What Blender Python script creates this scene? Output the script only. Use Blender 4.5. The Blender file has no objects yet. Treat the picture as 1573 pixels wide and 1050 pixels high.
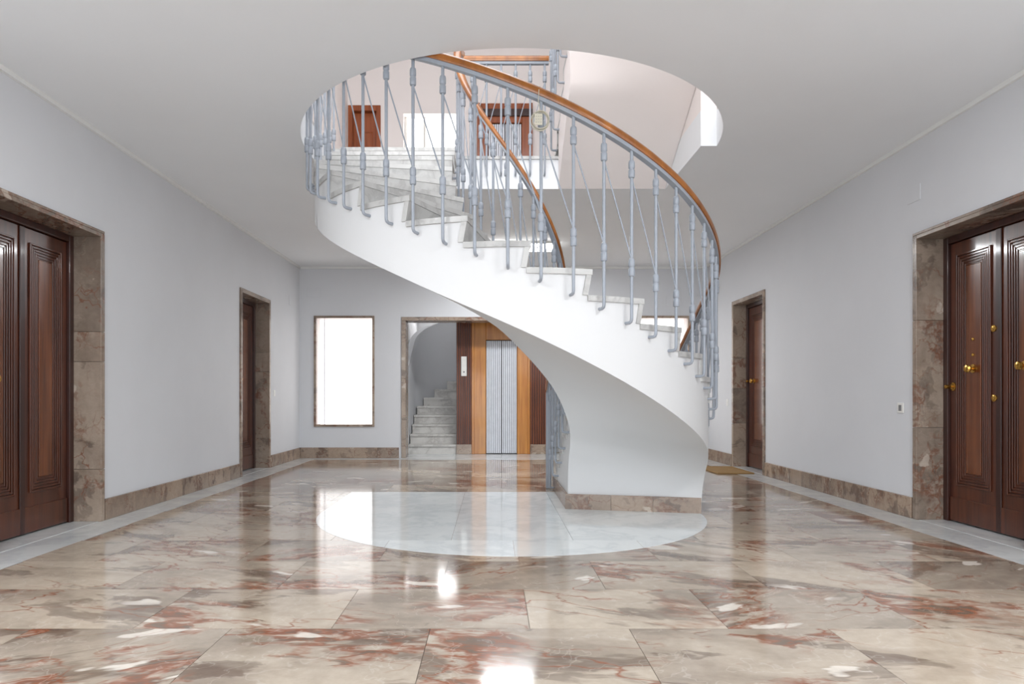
import bpy, math, random
from mathutils import Vector, Matrix
random.seed(7)
SC = bpy.context.scene
COL = SC.collection
PI = math.pi

# ------------------------------------------------------------------ camera
FPX = 1035.0
cam_d = bpy.data.cameras.new('camera')
cam_d.sensor_fit = 'HORIZONTAL'; cam_d.sensor_width = 36.0
cam_d.lens = 36.0 * FPX / 1573.0
cam_d.shift_x = (786.5 - 757.0) / 1573.0
cam_d.shift_y = (609.0 - 525.0) / 1573.0
cam_d.clip_start = 0.05; cam_d.clip_end = 100
cam = bpy.data.objects.new('camera', cam_d); COL.objects.link(cam)
cam.location = (0, 0, 1.0); cam.rotation_euler = (PI / 2, 0, 0)
SC.camera = cam

# ------------------------------------------------------------------ world, lights, exposure
w = bpy.data.worlds.new('world'); SC.world = w; w.use_nodes = True
w.node_tree.nodes['Background'].inputs[0].default_value = (0.85, 0.92, 1.0, 1)
w.node_tree.nodes['Background'].inputs[1].default_value = 1.0
def area(name, loc, rot, sx, sy, power, col):
    d = bpy.data.lights.new(name, 'AREA'); d.shape = 'RECTANGLE'
    d.size = sx; d.size_y = sy; d.energy = power; d.color = col
    o = bpy.data.objects.new(name, d); COL.objects.link(o)
    o.location = loc; o.rotation_euler = rot
    return o
# daylight entering through the glazed entrance behind the viewer
area('entrance_daylight', (0.15, -2.62, 1.5), (PI / 2, 0, 0), 6.0, 2.7, 72, (0.92, 0.96, 1.0))
# added fill light in an unseen window of the upper hall
area('upper_fill', (0.15, 1.08, 5.1), (PI / 2, 0, 0), 5.0, 2.2, 85, (0.99, 0.985, 0.98))
# added fill light down the stair well, from an unseen skylight opening
area('well_fill', (0.15, 5.2, 6.70), (0, 0, 0), 2.2, 2.2, 32, (0.96, 0.98, 1.0))
SC.view_settings.view_transform = 'Standard'
SC.view_settings.look = 'None'
SC.view_settings.gamma = 1.0
SC.view_settings.use_curve_mapping = False
SC.view_settings.exposure = 1.0

# ------------------------------------------------------------------ materials
def lin(c):
    return tuple((x / 255 / 12.92) if x / 255 <= 0.04045 else ((x / 255 + 0.055) / 1.055) ** 2.4 for x in c) + (1,)
class NT:
    def __init__(s, name):
        s.m = bpy.data.materials.new(name); s.m.use_nodes = True
        s.t = s.m.node_tree; s.b = s.t.nodes['Principled BSDF']
    def n(s, kind, **kw):
        x = s.t.nodes.new(kind)
        for k, v in kw.items():
            if k.startswith('i_'):
                key = k[2:]
                key = int(key) if key.isdigit() else key.replace('_', ' ')
                x.inputs[key].default_value = v
            else: setattr(x, k, v)
        return x
    def l(s, a, b): s.t.links.new(a, b)
    def ramp(s, src, stops, interp='LINEAR'):
        r = s.n('ShaderNodeValToRGB'); r.color_ramp.interpolation = interp
        e = r.color_ramp.elements
        while len(e) > 1: e.remove(e[-1])
        e[0].position = stops[0][0]; e[0].color = stops[0][1]
        for p, c in stops[1:]:
            q = e.new(p); q.color = c
        s.l(src, r.inputs[0]); return r.outputs[0]
    def mix(s, fac, a, b, mode='MIX'):
        x = s.n('ShaderNodeMix'); x.data_type = 'RGBA'; x.blend_type = mode
        for sock, v in ((x.inputs[0], fac), (x.inputs[6], a), (x.inputs[7], b)):
            if hasattr(v, 'links') or hasattr(v, 'is_linked'): s.l(v, sock)
            else: sock.default_value = v
        return x.outputs[2]
    def coords(s, rand=40.0, scale=(1, 1, 1), rot=(0, 0, 0)):
        tc = s.n('ShaderNodeTexCoord'); oi = s.n('ShaderNodeObjectInfo')
        mul = s.n('ShaderNodeVectorMath', operation='SCALE'); mul.inputs[0].default_value = (1, 1.7, 2.3)
        s.l(oi.outputs['Random'], mul.inputs['Scale'])
        m2 = s.n('ShaderNodeVectorMath', operation='SCALE'); s.l(mul.outputs[0], m2.inputs[0]); m2.inputs['Scale'].default_value = rand
        mp = s.n('ShaderNodeMapping'); mp.inputs['Scale'].default_value = scale; mp.inputs['Rotation'].default_value = rot
        s.l(tc.outputs['Object'], mp.inputs[0])
        ad = s.n('ShaderNodeVectorMath', operation='ADD'); s.l(mp.outputs[0], ad.inputs[0]); s.l(m2.outputs[0], ad.inputs[1])
        s.rand = oi.outputs['Random']
        return ad.outputs[0]
    def noise(s, vec, scale, detail=4, rough=0.55, dist=0.0):
        x = s.n('ShaderNodeTexNoise'); x.inputs['Scale'].default_value = scale; x.inputs['Detail'].default_value = detail
        x.inputs['Roughness'].default_value = rough; x.inputs['Distortion'].default_value = dist
        s.l(vec, x.inputs['Vector']); return x
    def warp(s, vec, scale, amt):
        nz = s.noise(vec, scale, 3)
        sb = s.n('ShaderNodeVectorMath', operation='SUBTRACT'); s.l(nz.outputs['Color'], sb.inputs[0]); sb.inputs[1].default_value = (.5, .5, .5)
        sc = s.n('ShaderNodeVectorMath', operation='SCALE'); s.l(sb.outputs[0], sc.inputs[0]); sc.inputs['Scale'].default_value = amt
        ad = s.n('ShaderNodeVectorMath', operation='ADD'); s.l(vec, ad.inputs[0]); s.l(sc.outputs[0], ad.inputs[1])
        return ad.outputs[0]
    def bump(s, h, strength, dist=0.01):
        b = s.n('ShaderNodeBump'); b.inputs['Strength'].default_value = strength; b.inputs['Distance'].default_value = dist
        s.l(h, b.inputs['Height']); s.l(b.outputs[0], s.b.inputs['Normal'])
    def fin(s, col=None, rough=0.5, metal=0.0, coat=0.0, spec=0.5):
        if col is not None:
            if hasattr(col, 'is_linked'): s.l(col, s.b.inputs['Base Color'])
            else: s.b.inputs['Base Color'].default_value = col
        s.b.inputs['Roughness'].default_value = rough
        s.b.inputs['Metallic'].default_value = metal
        s.b.inputs['Coat Weight'].default_value = coat
        s.b.inputs['Coat Roughness'].default_value = 0.08
        s.b.inputs['Specular IOR Level'].default_value = spec
        return s.m
BLK, WHT = (0, 0, 0, 1), (1, 1, 1, 1)

def plaster(name, c, var=0.05, rough=0.7):
    s = NT(name); v = s.coords(0)
    a = s.noise(v, 1.1, 5, .6)
    d = tuple(x * (1 - var) for x in c[:3]) + (1,)
    col = s.ramp(a.outputs[0], [(.35, d), (.65, c)])
    f = s.noise(v, 60, 3)
    s.bump(f.outputs[0], .05, .004)
    return s.fin(col, rough, spec=.3)

def breccia(name, pal, scale=1.0, rough=0.1, coat=0.0, amount=1.0, rand=40.0, sx=(1, 1, 1), flow=.7):
    """pal: light, mid, dark grey-brown, red, white"""
    g = lambda x: (x, x, x, 1)
    s = NT(name); v0 = s.coords(rand, (scale * sx[0], scale * sx[1], scale * sx[2]))
    # every slab has its own direction of flow
    vr = s.n('ShaderNodeVectorRotate', rotation_type='Z_AXIS'); s.l(v0, vr.inputs['Vector'])
    mm = s.n('ShaderNodeMath', operation='MULTIPLY_ADD'); s.l(s.rand, mm.inputs[0]); mm.inputs[1].default_value = 2 * flow; mm.inputs[2].default_value = -flow
    s.l(mm.outputs[0], vr.inputs['Angle'])
    st = s.n('ShaderNodeMapping'); st.inputs['Scale'].default_value = (1.0, 2.4, 1.5); s.l(vr.outputs[0], st.inputs[0])
    w1 = s.warp(st.outputs[0], 1.1, .8)
    # soft ground, light to mid
    big = s.noise(w1, 1.0, 4, .55)
    col = s.ramp(big.outputs[0], [(.34, pal[1]), (.56, pal[0])])
    tone = s.ramp(s.rand, [(0, (.76, .74, .73, 1)), (.5, (.97, .955, .94, 1)), (1, (1.16, 1.13, 1.09, 1))])
    col = s.mix(1.0, col, tone, 'MULTIPLY')
    # where the slab is broken up
    reg = s.noise(v0, .95, 2, .5)
    # long grey brown streaks
    sk = s.noise(w1, 1.25, 5, .6)
    sm = s.ramp(sk.outputs[0], [(.555, BLK), (.585, g(.7)), (.66, g(.9))])
    col = s.mix(sm, col, s.ramp(big.outputs[0], [(.4, pal[2]), (.6, pal[1])]))
    # red brown broken patches
    w2 = s.warp(st.outputs[0], 2.0, .9)
    rd = s.noise(w2, 1.05, 5, .62)
    rm = s.ramp(rd.outputs[0], [(.50, BLK), (.535, g(.8 * amount)), (.62, g(.9 * amount))])
    rg = s.ramp(reg.outputs[0], [(.46, BLK), (.54, WHT)])
    redc = s.ramp(s.noise(w2, 5, 3).outputs[0], [(.36, pal[2]), (.47, pal[3]), (.62, pal[0])])
    col = s.mix(s.mix(1.0, rm, rg, 'MULTIPLY'), col, redc)
    # pale fragments
    vo2 = s.n('ShaderNodeTexVoronoi', feature='F1'); vo2.inputs['Scale'].default_value = 1.6
    s.l(s.warp(st.outputs[0], 3.0, .5), vo2.inputs['Vector'])
    wm = s.ramp(vo2.outputs['Distance'], [(.15, g(.85)), (.19, BLK)])
    wr = s.ramp(reg.outputs[0], [(.45, BLK), (.50, WHT)])
    col = s.mix(s.mix(1.0, wm, wr, 'MULTIPLY'), col, pal[4])
    # thin rusty cracks
    vo = s.n('ShaderNodeTexVoronoi', feature='DISTANCE_TO_EDGE'); vo.inputs['Scale'].default_value = 1.5
    s.l(s.warp(st.outputs[0], 2.5, .6), vo.inputs['Vector'])
    ve = s.ramp(vo.outputs['Distance'], [(0, g(.85)), (.010, g(.5)), (.024, BLK)])
    vg = s.ramp(s.noise(v0, 1.6, 2).outputs[0], [(.42, BLK), (.58, WHT)])
    col = s.mix(s.mix(1.0, ve, vg, 'MULTIPLY'), col, pal[3])
    # hairline pale veins and mottle
    hv = s.noise(s.warp(v0, 2.5, .8), 2.2, 4, .55)
    hm = s.ramp(hv.outputs[0], [(.491, BLK), (.5, g(.2)), (.509, BLK)])
    col = s.mix(hm, col, pal[4])
    mo = s.noise(v0, 16, 4, .7)
    col = s.mix(.5, col, s.ramp(mo.outputs[0], [(.3, (.76, .75, .74, 1)), (.65, (1.06, 1.06, 1.06, 1))]), 'MULTIPLY')
    return s.fin(col, rough, coat=coat)

def white_marble(name, c, vein, rough=0.12, amt=.6, scale=1.0):
    s = NT(name); v = s.coords(30, (scale, scale, scale))
    wv = s.warp(v, 1.6, .9)
    a = s.noise(wv, 1.8, 7, .6)
    m = s.ramp(a.outputs[0], [(.40, BLK), (.49, (amt,) * 3 + (1,)), (.53, (amt * .3,) * 3 + (1,)), (.62, BLK)])
    col = s.mix(m, c, vein)
    tone = s.ramp(s.rand, [(0, (.94, .94, .94, 1)), (1, (1.04, 1.04, 1.04, 1))])
    col = s.mix(1.0, col, tone, 'MULTIPLY')
    return s.fin(col, rough)

def wood(name, c1, c2, rough=.3, coat=.3, axis=2, fs=1.0):
    s = NT(name)
    sc = [22 * fs, 22 * fs, 22 * fs]; sc[axis] = 1.1 * fs
    v = s.coords(20, tuple(sc))
    a = s.noise(s.warp(v, .6, 1.2), 1.0, 6, .6)
    col = s.ramp(a.outputs[0], [(.3, c1), (.7, c2)])
    tc = s.n('ShaderNodeTexCoord')
    bl = s.noise(tc.outputs['Object'], 1.7, 2)
    col = s.mix(.5, col, s.ramp(bl.outputs[0], [(.3, (.7, .7, .7, 1)), (.7, (1.15, 1.15, 1.15, 1))]), 'MULTIPLY')
    s.bump(a.outputs[0], .06, .002)
    return s.fin(col, rough, coat=coat)

def plain(name, c, rough=.4, metal=0.0, coat=0.0):
    s = NT(name); v = s.coords(5)
    a = s.noise(v, 9, 3)
    d = tuple(x * .93 for x in c[:3]) + (1,)
    return s.fin(s.ramp(a.outputs[0], [(.3, d), (.7, c)]), rough, metal, coat)

def glow(name, c, strength):
    s = NT(name)
    s.b.inputs['Emission Color'].default_value = c
    s.b.inputs['Emission Strength'].default_value = strength
    v = s.coords(0)
    a = s.noise(v, 1.0, 2)
    s.l(s.ramp(a.outputs[0], [(.2, tuple(x * .96 for x in c[:3]) + (1,)), (.8, c)]), s.b.inputs['Emission Color'])
    return s.fin((.8, .8, .8, 1), .6)

M = {}
M['wall'] = plaster('wall_paint', lin((217, 218, 221)), .035)
M['ceil'] = plaster('ceiling_paint', lin((237, 239, 241)), .02)
M['upper'] = plaster('upper_wall_paint', lin((243, 235, 232)), .03)
M['stair_white'] = plaster('stair_white_paint', lin((218, 218, 218)), .012)
M['trim'] = plaster('trim_paint', lin((232, 232, 230)), .02)
FLP = [lin((182, 170, 155)), lin((144, 131, 118)), lin((100, 81, 68)), lin((138, 78, 50)), lin((222, 213, 202))]
M['floor'] = breccia('floor_breccia_marble', FLP, 1.0, .10, .1)
JP = [lin((160, 145, 131)), lin((136, 121, 108)), lin((102, 88, 78)), lin((124, 78, 56)), lin((188, 174, 160))]
M['jamb'] = breccia('jamb_breccia_marble', JP, 1.2, .22, 0, .85, sx=(1, 1, 1.3))
M['base'] = breccia('baseboard_breccia_marble', [lin((160, 142, 126)), lin((138, 120, 106)), lin((98, 82, 72)), lin((120, 82, 62)), lin((190, 176, 160))], 2.2, .22, 0, .8)
M['white_tile'] = white_marble('white_floor_marble', lin((234, 237, 236)), lin((206, 211, 213)), .07)
M['border'] = white_marble('border_floor_marble', lin((214, 216, 215)), lin((184, 188, 190)), .1)
M['step'] = white_marble('step_marble', lin((198, 197, 194)), lin((156, 154, 152)), .3, .55, 1.6)
M['backstep'] = white_marble('worn_step_marble', lin((206, 203, 198)), lin((162, 157, 152)), .35, .6, 1.3)
M['grout'] = plain('grout', lin((120, 108, 98)), .8)
M['door'] = wood('mahogany_dark', lin((58, 26, 15)), lin((98, 49, 27)), .28, .35)
M['panel'] = wood('mahogany_panel', lin((80, 40, 18)), lin((126, 68, 32)), .25, .4)
M['frame'] = wood('door_frame_wood', lin((44, 19, 13)), lin((66, 31, 21)), .35, .2)
M['updoor'] = wood('upper_door_wood', lin((126, 58, 24)), lin((168, 88, 40)), .35, .2)
M['rail'] = wood('handrail_wood', lin((124, 70, 24)), lin((172, 106, 42)), .28, .25, 2, .4)
M['light_wood'] = wood('honey_wood', lin((170, 102, 36)), lin((204, 140, 62)), .3, .3)
M['flute'] = wood('fluted_wood', lin((98, 50, 28)), lin((136, 74, 42)), .4, .15)
M['iron'] = plain('blue_grey_paint', lin((156, 162, 171)), .35)
M['steel'] = plain('brushed_aluminium', lin((226, 228, 234)), .38, .35)
M['dark'] = plain('dark_gap', lin((40, 38, 38)), .6)
M['brass'] = plain('brass', lin((206, 160, 80)), .22, .95)
M['plastic'] = plain('white_plastic', lin((236, 235, 230)), .35)
M['grey_plastic'] = plain('grey_plastic', lin((120, 120, 122)), .4)
M['cable'] = plain('cream_cable', lin((200, 194, 176)), .5)
M['mat'] = plain('coir', lin((150, 118, 74)), .95)
M['glass_back'] = glow('frosted_daylight_glass', (1.0, .985, .98, 1), .72)
M['glass_up'] = glow('bright_daylight_glass', (1.0, .99, .98, 1), 1.6)
M['glass_stair'] = glow('stair_window_glass', (1.0, .99, 1.0, 1), 9.0)
M['lamp'] = glow('lamp_diffuser', (1.0, 1.0, .98, 1), 7.0)

# ------------------------------------------------------------------ mesh helpers
class MB:
    def __init__(s): s.v = []; s.f = []
    def add(s, vs, fs):
        o = len(s.v); s.v += [tuple(p) for p in vs]; s.f += [tuple(i + o for i in f) for f in fs]; return s
    def box(s, x0, x1, y0, y1, z0, z1):
        if x0 > x1: x0, x1 = x1, x0
        if y0 > y1: y0, y1 = y1, y0
        return s.add([(x0, y0, z0), (x1, y0, z0), (x1, y1, z0), (x0, y1, z0), (x0, y0, z1), (x1, y0, z1), (x1, y1, z1), (x0, y1, z1)],
                     [(0, 3, 2, 1), (4, 5, 6, 7), (0, 1, 5, 4), (1, 2, 6, 5), (2, 3, 7, 6), (3, 0, 4, 7)])
    def bbox(s, x0, x1, y0, y1, z0, z1, b):
        """box with chamfered top/front edges on all 12 edges"""
        vs = []; 
        for ax in range(3):
            pass
        P = [(x0, x1), (y0, y1), (z0, z1)]
        # octagonal-ish chamfer: build from 24 verts
        idx = {}
        for sx in (0, 1):
            for sy in (0, 1):
                for sz in (0, 1):
                    for ax in range(3):
                        p = []
                        for a, sg in enumerate((sx, sy, sz)):
                            q = P[a][sg]
                            if a != ax: q += b if sg == 0 else -b
                            p.append(q)
                        idx[(sx, sy, sz, ax)] = len(vs); vs.append(tuple(p))
        fs = []
        for ax in range(3):
            o = [a for a in range(3) if a != ax]
            for sg in (0, 1):
                loop = []
                for c in ((0, 0), (1, 0), (1, 1), (0, 1)):
                    k = [0, 0, 0]; k[ax] = sg; k[o[0]] = c[0]; k[o[1]] = c[1]
                    loop.append(idx[(k[0], k[1], k[2], ax)])
                fs.append(tuple(loop))
        for ax in range(3):           # edges along ax
            o = [a for a in range(3) if a != ax]
            for c in ((0, 0), (1, 0), (1, 1), (0, 1)):
                k0 = [0, 0, 0]; k0[o[0]] = c[0]; k0[o[1]] = c[1]; k1 = list(k0); k1[ax] = 1
                fs.append((idx[(*k0, o[0])], idx[(*k1, o[0])], idx[(*k1, o[1])], idx[(*k0, o[1])]))
        for sx in (0, 1):
            for sy in (0, 1):
                for sz in (0, 1):
                    fs.append(tuple(idx[(sx, sy, sz, a)] for a in range(3)))
        return s.add(vs, fs)
    def prism(s, poly, z0, z1):
        n = len(poly)
        vs = [(x, y, z0) for x, y in poly] + [(x, y, z1) for x, y in poly]
        fs = [tuple(range(n))[::-1], tuple(range(n, 2 * n))] + [(i, (i + 1) % n, n + (i + 1) % n, n + i) for i in range(n)]
        return s.add(vs, fs)
    def tube(s, pts, r, seg=8, caps=True):
        pts = [Vector(p) for p in pts]; n = len(pts)
        rs = r if isinstance(r, (list, tuple)) else [r] * n
        vs = []; ref = None
        for i, p in enumerate(pts):
            t = (pts[min(i + 1, n - 1)] - pts[max(i - 1, 0)]).normalized()
            if ref is None:
                ref = t.cross(Vector((0, 0, 1)))
                if ref.length < .05: ref = Vector((1, 0, 0))
            ref = (ref - t * ref.dot(t)).normalized(); b = t.cross(ref)
            for k in range(seg):
                a = 2 * PI * k / seg
                vs.append(p + (ref * math.cos(a) + b * math.sin(a)) * rs[i])
        fs = [(i * seg + k, i * seg + (k + 1) % seg, (i + 1) * seg + (k + 1) % seg, (i + 1) * seg + k) for i in range(n - 1) for k in range(seg)]
        if caps: fs += [tuple(range(seg))[::-1], tuple(range((n - 1) * seg, n * seg))]
        return s.add(vs, fs)
    def lathe(s, prof, seg=12, c=(0, 0, 0), axis=2):
        vs = []; n = len(prof)
        for r, h in prof:
            for k in range(seg):
                a = 2 * PI * k / seg; p = (r * math.cos(a), r * math.sin(a), h)
                if axis == 1: p = (p[0], p[2], p[1])
                vs.append((p[0] + c[0], p[1] + c[1], p[2] + c[2]))
        fs = [(i * seg + k, i * seg + (k + 1) % seg, (i + 1) * seg + (k + 1) % seg, (i + 1) * seg + k) for i in range(n - 1) for k in range(seg)]
        fs += [tuple(range(seg))[::-1], tuple(range((n - 1) * seg, n * seg))]
        return s.add(vs, fs)
    def loft(s, secs, closed_sec=True, caps=True):
        m = len(secs[0]); vs = [p for q in secs for p in q]; n = len(secs)
        rng = m if closed_sec else m - 1
        fs = [(i * m + k, i * m + (k + 1) % m, (i + 1) * m + (k + 1) % m, (i + 1) * m + k) for i in range(n - 1) for k in range(rng)]
        if caps: fs += [tuple(range(m))[::-1], tuple(range((n - 1) * m, n * m))]
        return s.add(vs, fs)
    def mesh(s, name, mat, smooth=None, weld=True):
        import bmesh
        me = bpy.data.meshes.new(name); me.from_pydata(s.v, [], s.f)
        if weld:
            bm = bmesh.new(); bm.from_mesh(me)
            bmesh.ops.remove_doubles(bm, verts=bm.verts, dist=1e-5)
            bmesh.ops.recalc_face_normals(bm, faces=bm.faces); bm.to_mesh(me); bm.free()
        me.materials.append(M[mat])
        if smooth:
            for p in me.polygons: p.use_smooth = True
            me.set_sharp_from_angle(angle=math.radians(smooth))
        return me
    def welded(s):
        import bmesh
        me = bpy.data.meshes.new('tmp'); me.from_pydata(s.v, [], s.f); bm = bmesh.new(); bm.from_mesh(me)
        bmesh.ops.remove_doubles(bm, verts=bm.verts, dist=1e-5); bmesh.ops.recalc_face_normals(bm, faces=bm.faces)
        bm.verts.index_update()
        r = ([tuple(v.co) for v in bm.verts], [tuple(v.index for v in f.verts) for f in bm.faces]); bm.free(); bpy.data.meshes.remove(me)
        return r
    def build(s, name, mat, parent=None, smooth=None, loc=None):
        return link(name, s.mesh(name, mat, smooth), parent, loc)
def link(name, me, parent=None, loc=None, rz=0):
    o = bpy.data.objects.new(name, me); COL.objects.link(o)
    if parent is not None: o.parent = parent
    if loc is not None: o.location = loc
    if rz: o.rotation_euler = (0, 0, rz)
    return o
def tag(o, label=None, cat=None, group=None, kind=None):
    if label: o['label'] = label
    if cat: o['category'] = cat
    if group: o['group'] = group
    if kind: o['kind'] = kind
    return o
def empty(name, loc, rz=0):
    o = bpy.data.objects.new(name, None); COL.objects.link(o); o.location = loc; o.rotation_euler = (0, 0, rz)
    o.empty_display_size = .1
    return o
def struct(o, label, cat=None): return tag(o, label, cat, kind='structure')

# ------------------------------------------------------------------ room dimensions (metres; x right, y away, z up)
XL, XR, YB, YR = -3.155, 3.46, 11.0, -2.5
HC, HU = 3.12, 3.45            # ceiling of this hall, floor of the upper one
CX, CY = 0.15, 5.85            # centre of the stair's half circle
HD = 2.31                      # door opening height
LD = [(4.22, 5.42, HD), (8.41, 9.49, HD + .03)]      # door openings left wall (y0,y1,h)
RD = [(4.28, 5.50, HD), (8.57, 9.68, HD + .03)]

# ------------------------------------------------------------------ walls
def side_wall(name, x0, x1, openings, label):
    m = MB(); y = YR
    for a, b, h in openings:
        m.box(x0, x1, y, a, 0, HC); m.box(x0, x1, a, b, h, HC); y = b
    m.box(x0, x1, y, YB + .3, 0, HC)
    return struct(m.build(name, 'wall'), label)
wall_l = side_wall('wall_left', XL - .35, XL, LD, 'pale grey painted left wall with two dark wooden doors')
wall_r = side_wall('wall_right', XR, XR + .35, RD, 'pale grey painted right wall with two dark wooden doors')
W1 = (-2.90, -1.95, .53, 2.30); W2 = (2.25, 3.20, .53, 2.30); DO = (-1.49, 1.79, 0, 2.30)
m = MB()
xs = [XL, W1[0], W1[1], DO[0], DO[1], W2[0], W2[1], XR]
for i in range(7):
    a, b = xs[i], xs[i + 1]
    if i in (1, 5): m.box(a, b, YB, YB + .3, 0, W1[2]); m.box(a, b, YB, YB + .3, W1[3], HC)
    elif i == 3: m.box(a, b, YB, YB + .3, DO[3], HC)
    else: m.box(a, b, YB, YB + .3, 0, HC)
wall_b = struct(m.build('wall_back', 'wall'), 'pale grey back wall with two frosted windows and a wide opening')
# entrance wall behind the viewer, a wide glazed opening
m = MB(); m.box(XL, -2.9, YR - .2, YR, 0, HC); m.box(3.2, XR, YR - .2, YR, 0, HC); m.box(-2.9, 3.2, YR - .2, YR, 2.9, HC); m.box(-2.9, 3.2, YR - .2, YR, 0, .12)
struct(m.build('wall_front', 'wall'), 'painted entrance wall behind the viewer')
w4 = empty('window_4', (0.15, YR - .1, .12)); struct(w4, 'glazed entrance front behind the viewer')
for x in (-3.03, -1.0, 1.0, 3.03): MB().box(x - .02, x + .02, -.03, .03, 0, 2.78).build('mullion', 'steel', w4)

# ceiling slab with the horseshoe shaped stair well
def arc(r, a0, a1, n): return [(CX + r * math.cos(math.radians(a0 + (a1 - a0) * i / n)), CY - r * math.sin(math.radians(a0 + (a1 - a0) * i / n))) for i in range(n + 1)]
RW = 1.75
YW, YLND, XSTEP, YSTEP = 6.88, 6.64, 1.76, 5.70
rgt = arc(RW, 90, 4.9, 40)       # front to right
lft = arc(RW, 90, 180, 40)
rgt[-1] = (CX + RW * math.cos(math.asin((CY - YSTEP) / RW)), YSTEP)
right_poly = [(CX, YR)] + rgt + [(XSTEP, YSTEP), (XSTEP, YW), (CX, YW), (CX, YB + .3), (XR, YB + .3), (XR, YR)]
left_poly = [(CX, YR)] + lft + [(CX - RW, YLND), (-.37, YLND), (-.37, YW), (CX, YW), (CX, YB + .3), (XL, YB + .3), (XL, YR)]
m = MB()
hole = lft[::-1][:-1] + rgt
for poly in (right_poly, left_poly):
    n = len(poly)
    m.add([(x, y, HC) for x, y in poly], [tuple(range(n))]); m.add([(x, y, HU - .03) for x, y in poly], [tuple(range(n))])
ring = rgt + [(XSTEP, YSTEP), (XSTEP, YW), (CX, YW), (-.37, YW), (-.37, YLND), (CX - RW, YLND)] + lft[::-1]
for i in range(len(ring) - 1):
    (ax, ay), (bx, by) = ring[i], ring[i + 1]
    if abs(ax - bx) + abs(ay - by) < 1e-6: continue
    m.add([(ax, ay, HC), (bx, by, HC), (bx, by, HU - .03), (ax, ay, HU - .03)], [(0, 1, 2, 3)])
ceiling = struct(m.build('ceiling', 'ceil', smooth=30), 'white ceiling with a large round stair well opening')
# marble landing floor above
m = MB(); m.box(-.37, XSTEP - .9, YW - .02, YB, HU - .03, HU); m.box(CX - RW, -.37, YLND + .02, YB, HU - .03, HU)
m.box(XL, CX - RW, 4, YB, HU - .03, HU); m.box(XSTEP - .9, XR, YW, YB, HU - .03, HU)
struct(m.build('floor_upper', 'step'), 'pale marble floor of the upper landing')
# crown strips
def crown(name, x0, x1, y0, y1, label): struct(MB().box(x0, x1, y0, y1, HC - .035, HC - .001).build(name, 'trim'), label)
crown('trim_1', XL, XL + .025, YR, YB, 'thin white strip where left wall meets the ceiling')
crown('trim_2', XR - .025, XR, YR, YB, 'thin white strip where right wall meets the ceiling')
crown('trim_3', XL + .025, XR - .025, YB - .025, YB, 'thin white strip where back wall meets the ceiling')
# end of the wall that closes the right side of the stair well above the ceiling
struct(MB().box(XSTEP + .001, CX + RW - .005, YSTEP + .002, YW + .5, HC + .001, 6.65).build('wall_stairwell', 'upper'), 'white wall end closing the right side of the stair well')

# ------------------------------------------------------------------ floor: marble tiles, pale border, white horseshoe
FX0, FX1, FY1 = -2.86, 3.16, 10.7
fl = struct(MB().box(XL - .25, XR + .25, YR, 12.2, -.12, -.004).build('floor', 'grout'), 'polished red and beige breccia marble floor with pale border')
TL, TW, G = .857, .5947, .0012
Y0 = 2.907 - 4 * TW
tile_cache = {}
def u_halfwidth_cover(x0, x1, y0, y1):
    def inside(x, y): return (y <= 7.07 and ((y >= CY and abs(x - CX) < 1.62) or math.hypot(x - CX, y - CY) < 1.62))
    return all(inside(x, y) for x in (x0, x1) for y in (y0, y1))
r = 0; y = Y0
while y < FY1 - .02:
    y1 = min(y + TW, FY1)
    off = -.27 if r % 2 == 1 else -.27 + .5 * TL
    off = (-.27 if (r - 3) % 2 == 0 else .16)
    k0 = math.floor((FX0 - off) / TL)
    for k in range(k0, k0 + 10):
        x0 = max(off + k * TL, FX0); x1 = min(off + (k + 1) * TL, FX1)
        if x1 - x0 < .02: continue
        if u_halfwidth_cover(x0, x1, y, y1): continue
        key = (round(x1 - x0, 3), round(y1 - y, 3))
        if key not in tile_cache:
            tile_cache[key] = MB().box(-key[0] / 2 + G, key[0] / 2 - G, -key[1] / 2 + G, key[1] / 2 - G, -.02, 0).mesh('tile', 'floor')
        link('tile', tile_cache[key], fl, ((x0 + x1) / 2, (y + y1) / 2, 0))
    y = y1; r += 1
MB().box(FX0, FX1, YR, Y0 - G, -.02, 0).build('tile', 'floor', fl)
def slabs(axis, a0, a1, c0, c1, step):
    n = max(1, round((a1 - a0) / step)); d = (a1 - a0) / n
    if axis == 'y': me = MB().box(-(c1 - c0) / 2 + G, (c1 - c0) / 2 - G, -d / 2 + G, d / 2 - G, -.02, .0005).mesh('border_slab', 'border')
    else: me = MB().box(-d / 2 + G, d / 2 - G, -(c1 - c0) / 2 + G, (c1 - c0) / 2 - G, -.02, .0005).mesh('border_slab', 'border')
    for i in range(n):
        a = a0 + d * (i + .5)
        link('border_slab', me, fl, ((c0 + c1) / 2, a, 0) if axis == 'y' else (a, (c0 + c1) / 2, 0))
slabs('y', YR, YB, XL, FX0, 1.19); slabs('y', YR, YB, FX1, XR, 1.19)
slabs('x', FX0, FX1, FY1, YB, 1.19); slabs('x', -1.49, 1.79, YB, 11.9, .82)
def clip(poly, conv):
    out = poly; n = len(conv)
    for i in range(n):
        (ax, ay), (bx, by) = conv[i], conv[(i + 1) % n]
        res = []
        def sd(p): return (bx - ax) * (p[1] - ay) - (by - ay) * (p[0] - ax)
        for j in range(len(out)):
            p, q = out[j], out[(j + 1) % len(out)]
            sp, sq = sd(p), sd(q)
            if sp >= 0: res.append(p)
            if (sp > 0 and sq < 0) or (sp < 0 and sq > 0):
                t = sp / (sp - sq); res.append((p[0] + (q[0] - p[0]) * t, p[1] + (q[1] - p[1]) * t))
        out = res
        if len(out) < 3: return []
    return out
U = arc(1.63, 180, 0, 48) + [(CX + 1.63, 7.07), (CX - 1.63, 7.07)]
ye = [4.1, 4.69, 5.88, 7.08]; xe = [-1.6, -.29, .56, 1.9]
xe2 = [-1.6, -.72, .14, 1.0, 1.9]
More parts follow.
